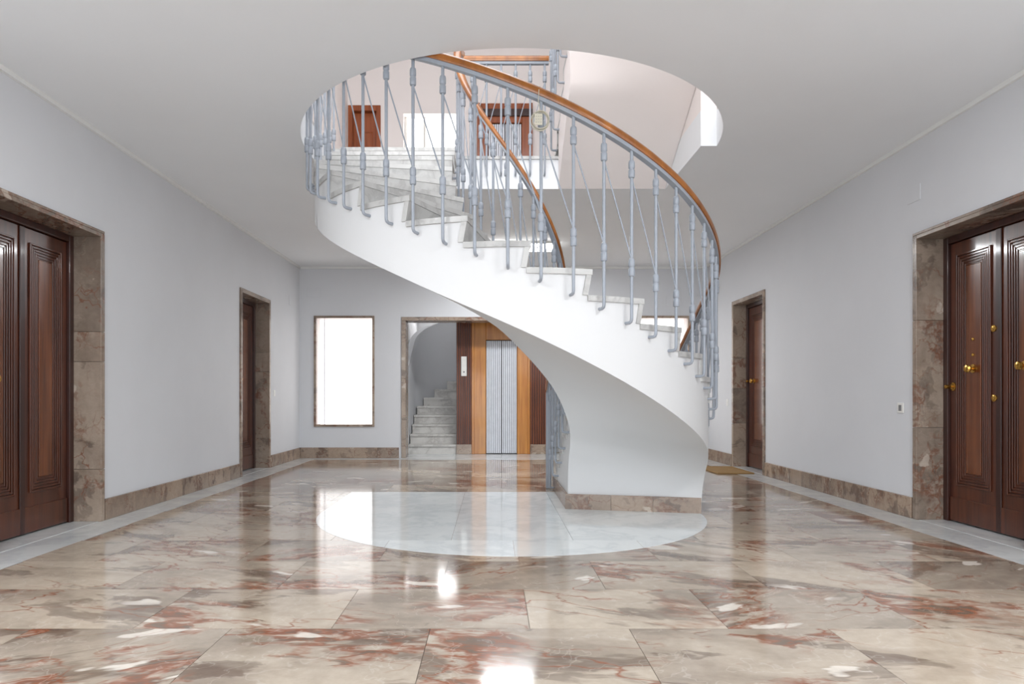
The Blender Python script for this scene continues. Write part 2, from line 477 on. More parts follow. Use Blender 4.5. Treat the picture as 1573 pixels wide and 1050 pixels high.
for i in range(3):
    ex = xe if i % 2 == 1 else (xe2 if i == 0 else xe)
    for j in range(len(ex) - 1):
        q = clip([(ex[j] + G, ye[i] + G), (ex[j + 1] - G, ye[i] + G), (ex[j + 1] - G, ye[i + 1] - G), (ex[j] + G, ye[i + 1] - G)], U)
        if len(q) > 2: MB().prism(q, -.001, .0012).build('white_tile', 'white_tile', fl)

# ------------------------------------------------------------------ baseboards of marble slabs
def baseboard(name, axis, runs, c, sgn, label):
    root = struct(empty(name, (0, 0, 0)), label)
    for a0, a1 in runs:
        a = a0
        while a < a1 - .01:
            b = min(a + random.choice((.45, .62, .8)), a1)
            if a1 - b < .15: b = a1
            mm = MB(); h = .172
            lo, hi = -(b - a) / 2 + .001, (b - a) / 2 - .001
            if axis == 'y': mm.bbox(-.011, .011, lo, hi, 0, h, .003); loc = (c + sgn * .011, (a + b) / 2, 0)
            else: mm.bbox(lo, hi, -.011, .011, 0, h, .003); loc = ((a + b) / 2, c + sgn * .011, 0)
            mm.build('marble_slab', 'base', root, None, loc)
            a = b
    return root
baseboard('baseboard_left', 'y', [(YR, 4.18), (5.46, 8.37), (9.53, YB)], XL, 1, 'brown marble baseboard along the left wall')
baseboard('baseboard_right', 'y', [(YR, 4.24), (5.54, 8.53), (9.72, YB)], XR, -1, 'brown marble baseboard along the right wall')
baseboard('baseboard_back', 'x', [(XL + .022, -1.53), (1.83, XR - .022)], YB, -1, 'brown marble baseboard along the back wall')

# ------------------------------------------------------------------ doors in marble lined openings
def nested(m, x0, x1, z0, z1, y, n=4, pitch=.02, bar=.013):
    for i in range(n):
        o = i * pitch; h = .014 - .002 * i
        a, b, c, d = x0 + o, x1 - o, z0 + o, z1 - o
        m.bbox(a, a + bar, y, y + h, c, d, .003); m.bbox(b - bar, b, y, y + h, c, d, .003)
        m.bbox(a + bar, b - bar, y, y + h, c, c + bar, .003); m.bbox(a + bar, b - bar, y, y + h, d - bar, d, .003)
def knob(leaf, x, z, y, r=.026, name='knob', mat='brass'):
    m = MB(); m.lathe([(r * 1.05, 0), (r * 1.05, .006), (r * .4, .008), (r * .4, .028), (r * .85, .034), (r, .046), (r * .8, .058), (r * .3, .063)], 16, (x, y, z), 1)
    m.build(name, mat, leaf, 40)
def disc(leaf, x, z, y, r, name, mat='brass'):
    MB().lathe([(r, 0), (r, .006), (r * .7, .010), (r * .3, .011)], 14, (x, y, z), 1).build(name, mat, leaf, 40)
def door(name, wall, y0, y1, H, leaves, rec, label, joints, hw):
    W = y1 - y0; yc = (y0 + y1) / 2
    root = empty(name, (XL if wall == 'l' else XR, yc, 0), -PI / 2 if wall == 'l' else PI / 2)
    struct(root, label)
    P, T = .022, .03
    sur = []
    for sx in (-1, 1):
        zs = [0] + joints + [H]
        for a, b in zip(zs[:-1], zs[1:]):
            m = MB(); x0, x1 = sx * W / 2, sx * (W / 2 - T)
            m.bbox(min(x0, x1), max(x0, x1), -rec, P, a + .001, b - .001, .003)
            m.bbox(min(x0, sx * (W / 2 + .022)), max(x0, sx * (W / 2 + .022)), 0, P, a + .001, b - .001, .003)
            m.build('jamb_slab', 'jamb', root)
    m = MB(); m.bbox(-W / 2 + T, W / 2 - T, -rec, P, H - T, H, .003); m.bbox(-W / 2 - .022, W / 2 + .022, 0, P, H, H + .022, .003)
    m.build('lintel_slab', 'jamb', root)
    MB().box(-W / 2 + T, W / 2 - T, -rec - .1, -.001, -.02, .003).build('threshold', 'border', root)
    MB().box(-W / 2, W / 2, -.349, -rec - .082, -.02, H).build('backing', 'dark', root)  # unseen panel added to block light leaking in under the leaf
    wi = W - 2 * T; F = .055; hi = H - T
    fr = MB()
    fr.bbox(-wi / 2, -wi / 2 + F, -rec - .08, -rec + .025, .003, hi, .004); fr.bbox(wi / 2 - F, wi / 2, -rec - .08, -rec + .025, .003, hi, .004)
    fr.bbox(-wi / 2 + F, wi / 2 - F, -rec - .08, -rec + .025, hi - F, hi, .004)
    fr.build('door_frame', 'frame', root)
    lw = (wi - 2 * F) / leaves
    for i in range(leaves):
        x0 = -wi / 2 + F + i * lw + .002; x1 = x0 + lw - .004; z1 = hi - F - .004; y = -rec
        lf = MB().bbox(x0, x1, y - .045, y, .012, z1, .003).build('door_leaf', 'door', root)
        e = .075 if leaves == 2 else .1
        mo = MB(); nested(mo, x0 + e, x1 - e, .30, z1 - .10, y, 5, .021); mo.build('moulding', 'door', lf)
        o = 5 * .021
        MB().bbox(x0 + e + o, x1 - e - o, y, y + .006, .30 + o, z1 - .10 - o, .004).build('panel', 'panel', lf)
        MB().bbox(x0 + .002, x1 - .002, y, y + .010, .014, .20, .004).build('kick_rail', 'door', lf)
        if leaves == 2 and i == 0: MB().bbox(x1 - .025, x1 + .028, y, y + .012, .014, z1, .004).build('astragal', 'frame', lf)
        hw(i, lf, x0, x1, y, z1)
    return root
def hw_left_near(i, lf, x0, x1, y, z1):
    if i == 0: return                      # local x points towards the viewer on the left wall
    knob(lf, x0 + .30, 1.12, y + .006, .03)
def hw_right_near(i, lf, x0, x1, y, z1):
    xm = (x0 + x1) / 2
    if i == 1:                             # far leaf
        knob(lf, xm, 1.215, y + .006, .032); disc(lf, xm, 1.32, y + .006, .012, 'keyhole'); disc(lf, xm, 1.44, y + .006, .012, 'peephole')
        disc(lf, x1 - .03, 1.08, y, .034, 'lock_plate'); knob(lf, x1 - .03, 1.08, y + .008, .018, 'lock_knob')
        disc(lf, x0 + .04, 1.50, y + .012, .026, 'lock_cylinder'); disc(lf, x0 + .035, .99, y + .012, .026, 'lock_cylinder')
    else:
        knob(lf, xm + .02, 1.215, y + .006, .032)
def hw_far_l(i, lf, x0, x1, y, z1): knob(lf, (x0 + x1) / 2 + .1, 1.23, y + .006, .034)
def hw_far_r(i, lf, x0, x1, y, z1):
    knob(lf, x1 - .2, 1.22, y + .006, .034); disc(lf, x1 - .06, 1.22, y, .03, 'lock_plate'); knob(lf, x1 - .06, 1.22, y + .006, .02, 'lock_knob')
door('door_1', 'l', *LD[0], 2, .22, 'dark mahogany double door with stepped mouldings in left wall, nearest the viewer', [.42, 1.28, 1.52], hw_left_near)
door('door_2', 'l', *LD[1], 1, .20, 'narrow dark mahogany door at the far end of left wall', [.42, 1.35, 1.62], hw_far_l)
door('door_3', 'r', *RD[0], 2, .22, 'dark mahogany double door with brass knobs in right wall, nearest the viewer', [.75, 1.62], hw_right_near)
door('door_4', 'r', *RD[1], 1, .19, 'narrow dark mahogany door behind the doormat in right wall', [.62, 1.12, 1.55], hw_far_r)

# ------------------------------------------------------------------ frosted windows of the back wall
def back_window(name, r, label):
    x0, x1, z0, z1 = r; root = struct(empty(name, ((x0 + x1) / 2, YB, z0)), label)
    hwid, h = (x1 - x0) / 2, z1 - z0
    for a, b, c, d in ((-hwid - .02, -hwid + .018, -.02, h + .02), (hwid - .018, hwid + .02, -.02, h + .02)):
        MB().bbox(a, b, -.018, .06, c, d, .003).build('marble_frame', 'jamb', root)
    for c, d in ((-.02, .018), (h - .018, h + .02)):
        MB().bbox(-hwid + .018, hwid - .018, -.018, .06, c, d, .003).build('marble_frame', 'jamb', root)
    MB().box(-hwid, hwid, .27, .29, 0, h).build('frosted_pane', 'glass_back', root)
    rv = MB(); rv.box(-hwid, -hwid + .012, .06, .27, 0, h); rv.box(hwid - .012, hwid, .06, .27, 0, h); rv.box(-hwid, hwid, .06, .27, h - .012, h); rv.box(-hwid, hwid, .06, .27, 0, .012)
    rv.build('reveal', 'upper', root)
    MB().box(-hwid + .085, -hwid + .10, .245, .27, .012, h - .012).build('glazing_bar', 'steel', root)
    return root
back_window('window_1', W1, 'tall frosted window in a thin brown marble frame, left of the elevator opening')
back_window('window_2', W2, 'tall frosted window in a thin marble frame, seen behind the lower stair steps')

# wide marble framed opening
tr = struct(empty('trim_4', ((DO[0] + DO[1]) / 2, YB, 0)), 'brown marble frame around the wide opening in back wall')
ow = (DO[1] - DO[0]) / 2
for sx in (-1, 1):
    for a, b in ((0, .62), (.62, 1.3), (1.3, 2.239)):
        x0, x1 = sorted((sx * ow, sx * (ow - .07)))
        MB().bbox(x0, x1, -.02, .32, a + .001, b - .001, .003).build('jamb_slab', 'jamb', tr)
for a, b in ((-ow, -.6), (-.6, .7), (.7, ow)): MB().bbox(a + .001, b - .001, -.02, .32, 2.24, 2.30, .003).build('lintel_slab', 'jamb', tr)

# ------------------------------------------------------------------ elevator
EY = 11.76
def flutes(x0, x1, z0, z1, y, root, n):
    p = MB().box(x0, x1, y, y + .06, z0, z1).build('fluted_panel', 'frame', root)  # dark wood behind the ribs paints shade into the flutes
    d = (x1 - x0) / n; m = MB()
    for i in range(n): m.bbox(x0 + i * d + .007, x0 + (i + 1) * d - .007, y - .02, y, z0, z1, .007)
    f = m.build('flute_ribs', 'flute', p); tag(f, kind='stuff')
def elevator(loc, z0, zt, label, group=None, side=True, xo=(-.52, .50), hd=.01):
    root = empty('elevator', loc); tag(root, label, 'elevator')
    a, b = xo
    dx0, dx1, dh = -.27, .275, 1.99
    wd = MB()
    MB().bbox(a, dx0, 0, .06, 0, zt, .006).build('wood_surround', 'light_wood', root)
    MB().bbox(dx1, b, 0, .06, 0, zt, .006).build('wood_surround', 'light_wood', root)
    MB().bbox(dx0, dx1, 0, .06, dh, zt, .006).build('wood_surround', 'light_wood', root)
    for x in (a, b - .045): MB().bbox(x, x + .045, -.022, 0, 0, zt, .006).build('wood_strip', 'light_wood', root)
    MB().bbox(a, b, -.03, 0, zt - hd - .12, zt - hd, .006).build('header_or_shade', 'flute', root)  # board on the ground floor; upstairs a dark band painted as shadow
    MB().box(dx0, dx1, .05, .055, 0, dh).build('door_gap', 'dark', root)
    for s0, s1 in ((dx0 + .004, -.004 + .0025), (.0025 + .004, dx1 - .004)):
        lf = MB().bbox(s0, s1, .03, .05, .01, dh - .01, .003).build('metal_door', 'grey_plastic', root)  # darker grey base paints shade into the grooves between the ribs
        m = MB(); n = 8; d = (s1 - s0) / n
        for i in range(n): m.bbox(s0 + i * d + .004, s0 + (i + 1) * d - .004, .014, .03, .012, dh - .012, .006)
        tag(m.build('door_ribs', 'steel', lf), kind='stuff')
    return root
ELX = .15
e1 = elevator((ELX, EY, 0), 0, 2.62, 'ribbed metal elevator doors in honey coloured wood, on the ground floor')
for x0, x1 in ((-.785, -.52), (.50, .785)):
    flutes(x0, x1, .17, 2.62, 0, e1, 7)
    MB().bbox(x0, x1, -.03, .06, 0, .17, .004).build('marble_plinth', 'base', e1)
MB().box(-.785, .785, .06, .10, 0, 2.62).build('shaft_front', 'dark', e1)
cp = MB().bbox(-.70, -.605, -.035, -.014, 1.0 + .36, 1.0 + .70, .004).build('call_panel', 'plastic', e1)
tag(cp, 'white call panel with a dark button')
MB().lathe([(.014, 0), (.014, .006), (.010, .009)], 14, (-.652, -.044, 1.43), 1).build('call_button', 'grey_plastic', cp, 40)
MB().bbox(-.672, -.633, -.038, -.034, 1.55, 1.62, .001).build('display', 'plastic', cp)
# shaft behind the pilasters
m = MB(); m.box(ELX - .785, ELX - .70, EY + .102, 13.6, 0, HC); m.box(ELX + .70, ELX + .785, EY + .102, 13.6, 0, HC); m.box(ELX - .70, ELX + .70, EY + .102, EY + .2, 0, HC)
struct(m.build('wall_shaft', 'wall'), 'plastered elevator shaft behind the wood panelling')

# ------------------------------------------------------------------ secondary marble stair winding up beside the elevator
bs = empty('back_staircase', (-1.05, 11.8, 0)); tag(bs, 'narrow worn marble stair winding up beside the elevator', 'staircase')
ys = [11.80, 12.10, 12.40, 12.70, 13.0, 13.27, 13.5, 13.68, 13.8]
lx = [-1.48, -1.48, -1.48, -1.48, -1.46, -1.36, -1.17, -.93, -.75]
for k in range(8):
    z = .164 * (k + 1); y0, y1 = ys[k], ys[k + 1]
    xa, xb = lx[k], -.64
    q = [(xa + 1.05, y0 - 11.8 - .025), (xb + 1.05, y0 - 11.8 - .025), (xb + 1.05, y1 - 11.8 + .05), (lx[k + 1] + 1.05, y1 - 11.8 + .05)]
    MB().prism(q, z - .035, z).build('tread', 'backstep', bs)
    q2 = [(xa + 1.05, y0 - 11.8), (xb + 1.05, y0 - 11.8), (xb + 1.05, y0 - 11.8 + .04), (xa + 1.05, y0 - 11.8 + .04)]
    MB().prism(q2, z - .164 + (0 if k == 0 else 0.0), z - .035).build('riser', 'backstep', bs)
    MB().prism([(a, b + (.04 if i < 2 else 0)) for i, (a, b) in enumerate(q)], 0, z - .036).build('step_core', 'grout', bs)
# curved wall hugging the stair, its rim climbing to the right
pth = [(-1.50, 11.3 + .1 * i) for i in range(17)]
cx, cy, rr = -.52, 12.9, .98
pth += [(cx - rr * math.cos(math.radians(a)), cy + rr * math.sin(math.radians(a))) for a in range(6, 91, 6)] + [(-.3, 13.88), (0.2, 13.88)]
m = MB(); sec = []
for i, (x, y) in enumerate(pth):
    top = 1.2
    for (ya_, ha_), (yb_, hb_) in (((11.3, 1.2), (11.8, 1.45)), ((11.8, 1.45), (12.9, 2.05)), ((12.9, 2.05), (13.7, 2.5)), ((13.7, 2.5), (13.89, 2.95))):
        if ya_ <= y <= yb_: top = ha_ + (hb_ - ha_) * (y - ya_) / (yb_ - ya_)
    sec.append([(x, y, 0), (x, y, top), (x - .10, y + (.1 if x > -1.2 else 0), top), (x - .10, y + (.1 if x > -1.2 else 0), 0)])
m.loft(sec)
struct(m.build('wall_curved', 'wall', smooth=40), 'curved grey wall following the narrow back stair')
m = MB(); m.box(-2.0, -1.62, 11.3, 14.6, 0, 5); m.box(-1.62, 2.2, 14.5, 14.6, 0, 2.55); m.box(-1.62, -1.15, 14.5, 14.6, 2.55, 5); m.box(-.6, 2.2, 14.5, 14.6, 2.55, 5); m.box(-1.15, -.6, 14.5, 14.6, 3.35, 5); m.box(1.86, 2.2, 11.3, 14.6, 0, 5)
m.box(.95, 1.86, 13.4, 13.5, 0, HC)
struct(m.build('wall_back_stair', 'stair_white'), 'white outer walls of the back stair')
struct(MB().box(-2, 2.2, 11.3, 14.6, 5.0, 5.1).build('ceiling_back_stair', 'ceil'), 'white ceiling high over the back stair')
w3 = struct(empty('window_3', (-.875, 14.5, 2.55)), 'bright window high in the back stair')
MB().box(-.275, .275, .03, .05, 0, .8).build('frosted_pane', 'glass_stair', w3)
MB().box(-.01, .01, -.01, .03, 0, .8).build('glazing_bar', 'steel', w3)
struct(MB().box(-2, 2.2, 11.9, 14.6, -.1, -.005).build('floor_back_stair', 'border'), 'pale floor under the back stair')

# ------------------------------------------------------------------ the main curved stair
RI, RO, RISE, DPH, GR, GL = .52, 1.64, .1643, 13.85, .32, .34
UA, UB = 5.65, 18.65
def pos(u, r):
    if u < UA: return Vector((CX + r, CY + (UA - u) * GR, 0)), Vector((1, 0, 0)), Vector((0, -1, 0))
    if u > UB: return Vector((CX - r, CY + (u - UB) * GL, 0)), Vector((-1, 0, 0)), Vector((0, 1, 0))
    a = math.radians((u - UA) * 180 / (UB - UA))
    c, s = math.cos(a), math.sin(a)
    return Vector((CX + r * c, CY - r * s, 0)), Vector((c, -s, 0)), Vector((-s, -c, 0))
def phi(u): return (u - UA) * DPH
def uu(p): return UA + p / DPH
OUT = [(5.82, 0), (5.86, .12), (5.96, .24), (6.18, .36), (6.58, .47), (7.05, .56)] + [(uu(p), h) for p, h in ((26.6, .634), (49.5, .899), (86.3, 1.382), (105.2, 1.623), (120.8, 1.828), (144.4, 2.135), (158, 2.32), (180, 2.60))] + [(20.0, 2.85), (20.98, 3.06)]
INN = [(5.12, 0), (5.14, .16), (5.21, .32), (5.42, .475), (5.84, .60), (6.55, .70)] + [(uu(p), h) for p, h in ((26.6, .83), (49.5, 1.07), (86.3, 1.41), (105.2, 1.575), (120.8, 1.715), (144.4, 1.97), (158, 2.13), (180, 2.42))] + [(20.0, 2.75), (20.98, 3.06)]
def hermite(pts, n):
    out = []
    N = len(pts)
    for i in range(N - 1):
        p0, p1 = pts[i], pts[i + 1]; pm = pts[max(i - 1, 0)]; pn = pts[min(i + 2, N - 1)]
        for k in range(n):
            t = k / n; r = []
            for d in (0, 1):
                a, b = p0[d], p1[d]; D = b - a
                m0 = (b - pm[d]) / 2 if i > 0 else D; m1 = (pn[d] - a) / 2 if i < N - 2 else D
                m0 = max(0, min(m0, 3 * D)); m1 = max(0, min(m1, 3 * D))
                r.append((2 * t ** 3 - 3 * t * t + 1) * a + (t ** 3 - 2 * t * t + t) * m0 + (-2 * t ** 3 + 3 * t * t) * b + (t ** 3 - t * t) * m1)
            out.append(tuple(r))
    out.append(pts[-1]); return out
def lookup(curve, u):
    if u <= curve[0][0]: return curve[0][1]
    for (a, ha), (b, hb) in zip(curve[:-1], curve[1:]):
        if a <= u <= b: return ha + (hb - ha) * ((u - a) / (b - a) if b > a else 0)
    return curve[-1][1]
def stair_body(co, ci, u0, u1, zoff, below, name, parent):
    """solid carriage: outer string, inner string, twisted soffit"""
    whole = MB(); m = MB()
    for (u, h), (u2, h2), (v, g), (v2, g2) in zip(co[:-1], co[1:], ci[:-1], ci[1:]):
        q = []
        N = 6
        for (uo, ho, ui, hi) in ((u, h, v, g), (u2, h2, v2, g2)):
            row = []
            for k in range(N + 1):
                t = k / N; uk = ui + (uo - ui) * t
                p = pos(uk, RI + (RO - RI) * t)[0]; row.append((p.x, p.y, zoff + hi + (ho - hi) * t))
            q.append(row)
        for k in range(N): m.add([q[0][k], q[0][k + 1], q[1][k + 1], q[1][k]], [(0, 1, 2, 3)])
    whole.add(*m.welded())
    for curve, r in ((co, RO), (ci, RI)):
        m = MB()
        us = set(round(a, 5) for a, _ in curve if u0 < a < u1)
        for k in range(math.ceil(u0), math.floor(u1) + 1): us.add(float(k))
        us |= {u0, u1}
        x = u0
        while x < u1: us.add(round(x, 4)); x += .125
        us = sorted(us)
        for a, b in zip(us[:-1], us[1:]):
            k = math.floor((a + b) / 2 + 1e-9); top = k * RISE - .03
            pa, pb = pos(a, r)[0], pos(b, r)[0]
            ba = lookup(curve, a) if a >= curve[0][0] else below; bb = lookup(curve, b) if b >= curve[0][0] else below
            if ba >= top and bb >= top: continue
            m.add([(pa.x, pa.y, zoff + ba), (pb.x, pb.y, zoff + bb), (pb.x, pb.y, zoff + top), (pa.x, pa.y, zoff + top)], [(0, 1, 2, 3)])
        whole.add(*m.welded())
    m = MB()
    for k in range(math.ceil(u0), math.floor(u1) + 1):   # step backing
        a, b = pos(k, RI)[0], pos(k, RO)[0]
        z0, z1 = zoff + max((k - 1) * RISE - .03, below), zoff + k * RISE - .03
        m.add([(a.x, a.y, z0), (b.x, b.y, z0), (b.x, b.y, z1), (a.x, a.y, z1)], [(0, 1, 2, 3)])
        n = 8
        for i in range(n):
            ua, ub = k + i / n, min(k + (i + 1) / n, u1)
            if ub <= ua: continue
            p = [pos(ua, RI)[0], pos(ua, RO)[0], pos(ub, RO)[0], pos(ub, RI)[0]]
            m.add([(q.x, q.y, z1) for q in p], [(0, 1, 2, 3)])
    whole.add(*m.welded())
    return link(name, whole.mesh(name, 'stair_white', 35, False), parent)
def steps(k0, k1, zoff, parent, E=.014):
    for k in range(k0, k1 + 1):
        z = zoff + k * RISE; n = 8
        m = MB(); secs = []
        for i in range(-1, n + 1):
            if i < 0: u, back = k, .036
            else: u, back = k + i / n, (0 if i else 0)
            if i == 0: continue
            pi_, ni, ti = pos(u, RI - E); po, no, to = pos(u, RO + E)
            a = pi_ - ti * (.030 if i < 0 else -.0); b = po - to * (.030 if i < 0 else -.0)
            secs.append([(a.x, a.y, z - .036), (b.x, b.y, z - .036), (b.x, b.y, z), (a.x, a.y, z)])
        m.loft(secs); m.build('tread', 'step', parent)
        # riser leaning out under the nosing
        m = MB(); sec = []
        for off, zz in ((.0, z - RISE + .0005), (-.024, z - .0365)):
            row = []
            for r in (RI - E * .8, RO + E * .8):
                p, nn, t = pos(k, r); row.append(p + t * off); row.append(p + t * (off + .035))
            sec.append([(row[0].x, row[0].y, zz), (row[2].x, row[2].y, zz), (row[3].x, row[3].y, zz), (row[1].x, row[1].y, zz)])
        m.loft(sec); m.build('riser', 'step', parent)
st = empty('curved_staircase', (0, 0, 0)); tag(st, 'white curved staircase with pale marble steps sweeping up to the round ceiling opening', 'staircase')
co, ci = hermite(OUT, 6), hermite(INN, 6)
stair_body(co, ci, 1.0, 20.98, 0, 0, 'carriage', st)
steps(1, 20, 0, st)
# top riser
m = MB(); m.box(CX - RO - .01, CX - RI + .01, CY + (21 - UB) * GL, CY + (21 - UB) * GL + .03, 20 * RISE, HU - .03); m.build('riser', 'step', st)
MB().box(CX - RO - .01, CX - RI + .01, CY + (21 - UB) * GL - .03, CY + (21 - UB) * GL + .06, HU - .036, HU + .0005).build('tread', 'step', st)
# marble skirting of the solid foot
pi0 = pos(5.12, RI)[0]; po0 = pos(5.82, RO)[0]
dirv = (po0 - pi0).normalized(); nrm = Vector((dirv.y, -dirv.x, 0))
if nrm.y > 0: nrm = -nrm
def skirt(a, b, nv, name='skirting_slab'):
    q = [a, b, b + nv * .022, a + nv * .022]
    MB().prism([(p.x, p.y) for p in q], .0013, .135).build(name, 'base', st)
L = (po0 - pi0).length
cuts = [0, .38, .74, L]
for a, b in zip(cuts[:-1], cuts[1:]): skirt(pi0 + dirv * (a + .001 - (.022 if a == 0 else 0)), pi0 + dirv * (b - .001), nrm)
ya, yb = pi0.y - .0, pos(1.0, RI)[0].y
for a, b in ((ya, (ya + yb) / 2), ((ya + yb) / 2, yb)): skirt(Vector((CX + RI, a, 0)), Vector((CX + RI, b, 0)), Vector((-1, 0, 0)))

# second flight, its start climbing above the ceiling
s2 = empty('upper_staircase', (0, 0, HU)); tag(s2, 'start of the next flight with a smooth cream underside above the ceiling opening', 'staircase')
OUT2 = [(2.45, -.33), (5.65, .22), (6.6, .39), (8.9, .80)]; INN2 = [(2.45, -.33), (5.65, .24), (6.6, .41), (8.9, .80)]
RO = 1.607
stair_body(hermite(OUT2, 8), hermite(INN2, 8), 2.45, 8.9, 0, -.3, 'carriage', s2)
steps(1, 8, 0, s2, .002)
RO = 1.64
s2.children[0].data.materials[0] = M['upper']

# ------------------------------------------------------------------ railings
def pitch(u): return u * RISE
def collar_mesh():
    m = MB()
    m.lathe([(.0120, -.056), (.0175, -.055), (.0205, -.050), (.0205, -.008), (.0180, -.004), (.0165, -.002), (.0165, .002), (.0180, .004), (.0205, .008), (.0205, .040), (.0180, .052), (.0120, .058)], 14)
    return m.mesh('collar', 'iron', 35)
mb = MB(); mb.tube([(-.062, 0, -.215), (-.022, 0, -.215), (-.008, 0, -.210), (-.001, 0, -.198), (0, 0, -.18), (0, 0, .890)], .0106, 10)
BAL = mb.mesh('baluster', 'iron', 40); COLM = collar_mesh()
LO, HI = .135, .765
def put_baluster(root, p, z, ang):
    b = link('baluster', BAL, root, (p.x, p.y, z), ang)
    link('collar', COLM, b, (0, 0, LO)); link('collar', COLM, b, (0, 0, HI))
def rod(root, p_hi, z_hi, p_lo, z_lo):
    MB().tube([(p_hi.x, p_hi.y, z_hi + HI - .05), (p_lo.x, p_lo.y, z_lo + LO + .05)], .0048, 6).build('brace_rod', 'iron', root, 40)
WOOD = [(-.029, .026), (-.033, .038), (-.033, .062), (-.024, .078), (0, .083), (.024, .078), (.033, .062), (.033, .038), (.029, .026)]
BAND = [(-.020, 0), (-.020, .026), (.020, .026), (.020, 0)]
def sweep(path, sec, name, mat, root, smooth=50):
    m = MB()
    m.loft([[(p.x + n.x * a, p.y + n.y * a, z + b) for a, b in sec] for p, n, z in path])
    return m.build(name, mat, root, smooth)
def railing(name, label, r, u0, u1, us, zoff, sgn, extra_end=None, start=None):
    root = empty(name, (0, 0, zoff)); tag(root, label, 'railing')
    path = []; u = u0
    while u <= u1 + 1e-6:
        p, n, t = pos(u, r); path.append((p, n, pitch(u) + .878)); u += .125
    if extra_end: path += extra_end
    if start: path = start + path
    sweep(path, BAND, 'metal_band', 'iron', root); sweep(path, WOOD, 'handrail', 'rail', root)
    prev = None
    for u in us:
        p, n, t = pos(u, r); z = pitch(u)
        ang = math.atan2(n.y, n.x) + (0 if sgn > 0 else PI)
        put_baluster(root, p, z, ang)
        if prev: rod(root, p, z, *prev)
        prev = (p, z)
    return root
ro = railing('stair_railing', 'blue-grey metal railing with wooden handrail along the outer edge of the white curved stair', 1.702, 1.0, 20.9, [1.29 + .5 * i for i in range(40)], 0, 1)
ri = railing('stair_railing', 'tight inner railing with orange wood handrail around the stair well', .458, 1.0, 21.0, [1.5 + i for i in range(20)], 0, -1)
# newel at the foot of the inner railing
p, n, t = pos(1.0, .458)
MB().bbox(p.x - .03, p.x + .03, p.y - .012, p.y + .012, .0015, pitch(1.0) + .885, .004).build('newel_post', 'iron', ri)
p, n, t = pos(1.0, 1.702)
MB().bbox(p.x - .03, p.x + .03, p.y - .012, p.y + .012, .0015, pitch(1.0) + .885, .004).build('newel_post', 'iron', ro)
# landing railing on the slab edge
lr = empty('landing_railing', (0, 0, HU)); tag(lr, 'short level railing with pale wood handrail on the edge of the upper landing', 'railing')
yl = YW - .07
path = [(Vector((x, yl, 0)), Vector((0, 1, 0)), .905) for x in (-.30, 0, .3, .565)]
sweep(path, BAND, 'metal_band', 'iron', lr); sweep(path, WOOD, 'handrail', 'rail', lr)
prev = None
for i in range(6):
    p = Vector((-.21 + .147 * i, yl, 0)); put_baluster(lr, p, .017, -PI / 2)
    if prev: rod(lr, p, .017, prev, .017)
    prev = p
u2 = railing('upper_stair_railing', 'inner railing of the next flight seen almost end on above the landing', .458, 2.0, 8.5, [2.0 + .75 * i for i in range(9)], HU, -1)

# ------------------------------------------------------------------ upper hall
UT = 6.72
m = MB(); UDX = (-2.36, -1.83); UWX = (-1.46, -.56)
zt = 5.75
m.box(-2.5, UDX[0], YB, YB + .3, HU, UT); m.box(UDX[0], UDX[1], YB, YB + .3, zt, UT); m.box(UDX[1], UWX[0], YB, YB + .3, HU, UT)
m.box(UWX[0], UWX[1], YB, YB + .3, 5.62, UT); m.box(UWX[1], XR, YB, YB + .3, HU, UT)
struct(m.build('wall_upper_back', 'upper'), 'cream back wall of the upper hall')
struct(MB().box(-2.52, -2.37, 4.0, YB, HU, UT).build('wall_upper_left', 'upper'), 'white left wall of the upper hall')
struct(MB().box(XR, XR + .3, 1.0, YB + .3, HU, UT).build('wall_upper_right', 'upper'), 'cream right wall of the upper hall')
m = MB(); m.box(XL - .4, -1.0, 1.0, YB + .3, UT, UT + .1); m.box(1.3, XR + .3, 1.0, YB + .3, UT, UT + .1); m.box(-1.0, 1.3, 1.0, 4.05, UT, UT + .1); m.box(-1.0, 1.3, 6.35, YB + .3, UT, UT + .1)  # ceiling left open for the added skylight fill
struct(m.build('ceiling_upper', 'ceil'), 'white ceiling of the upper hall')
m = MB(); m.box(XL - .35, -2.4, 1.0, 1.2, HU, UT); m.box(2.7, XR, 1.0, 1.2, HU, UT); m.box(-2.4, 2.7, 1.0, 1.2, HU, 3.95); m.box(-2.4, 2.7, 1.0, 1.2, 6.25, UT); m.box(-2.6, -2.52, 1.0, 4.0, HU, UT)
struct(m.build('wall_upper_front', 'upper'), 'front wall of the upper hall with a wide opening added for fill light')
wu = struct(empty('fill_window', (.15, 1.1, 3.95)), 'unseen wide window added in the upper hall for its fill light')  # window added out of view to carry the upper fill light
for x in (-2.5, -.85, .85, 2.5): MB().box(x - .025, x + .025, -.0, .06, 0, 2.3).build('mullion', 'steel', wu)
d5 = struct(empty('door_5', ((UDX[0] + UDX[1]) / 2, YB, HU)), 'reddish brown door seen between the railing bars in the upper hall')
hw_ = (UDX[1] - UDX[0]) / 2; H = zt - HU
MB().bbox(-hw_, -hw_ + .07, -.02, .1, 0, H, .004).build('door_frame', 'updoor', d5); MB().bbox(hw_ - .07, hw_, -.02, .1, 0, H, .004).build('door_frame', 'updoor', d5)
MB().bbox(-hw_ + .07, hw_ - .07, -.02, .1, H - .09, H, .004).build('door_frame', 'updoor', d5)
lf = MB().bbox(-hw_ + .07, hw_ - .07, .08, .12, .0, H - .09, .004).build('door_leaf', 'updoor', d5)
mo = MB()
mo.bbox(-.12, -.105, .07, .08, .2, 1.9, .003); mo.bbox(.105, .12, .07, .08, .2, 1.9, .003); mo.bbox(-.105, .105, .07, .08, 1.885, 1.9, .003)
mo.build('moulding', 'updoor', lf)
w5 = struct(empty('window_5', ((UWX[0] + UWX[1]) / 2, YB, HU)), 'very bright window in the back wall of the upper hall')
hwid = (UWX[1] - UWX[0]) / 2
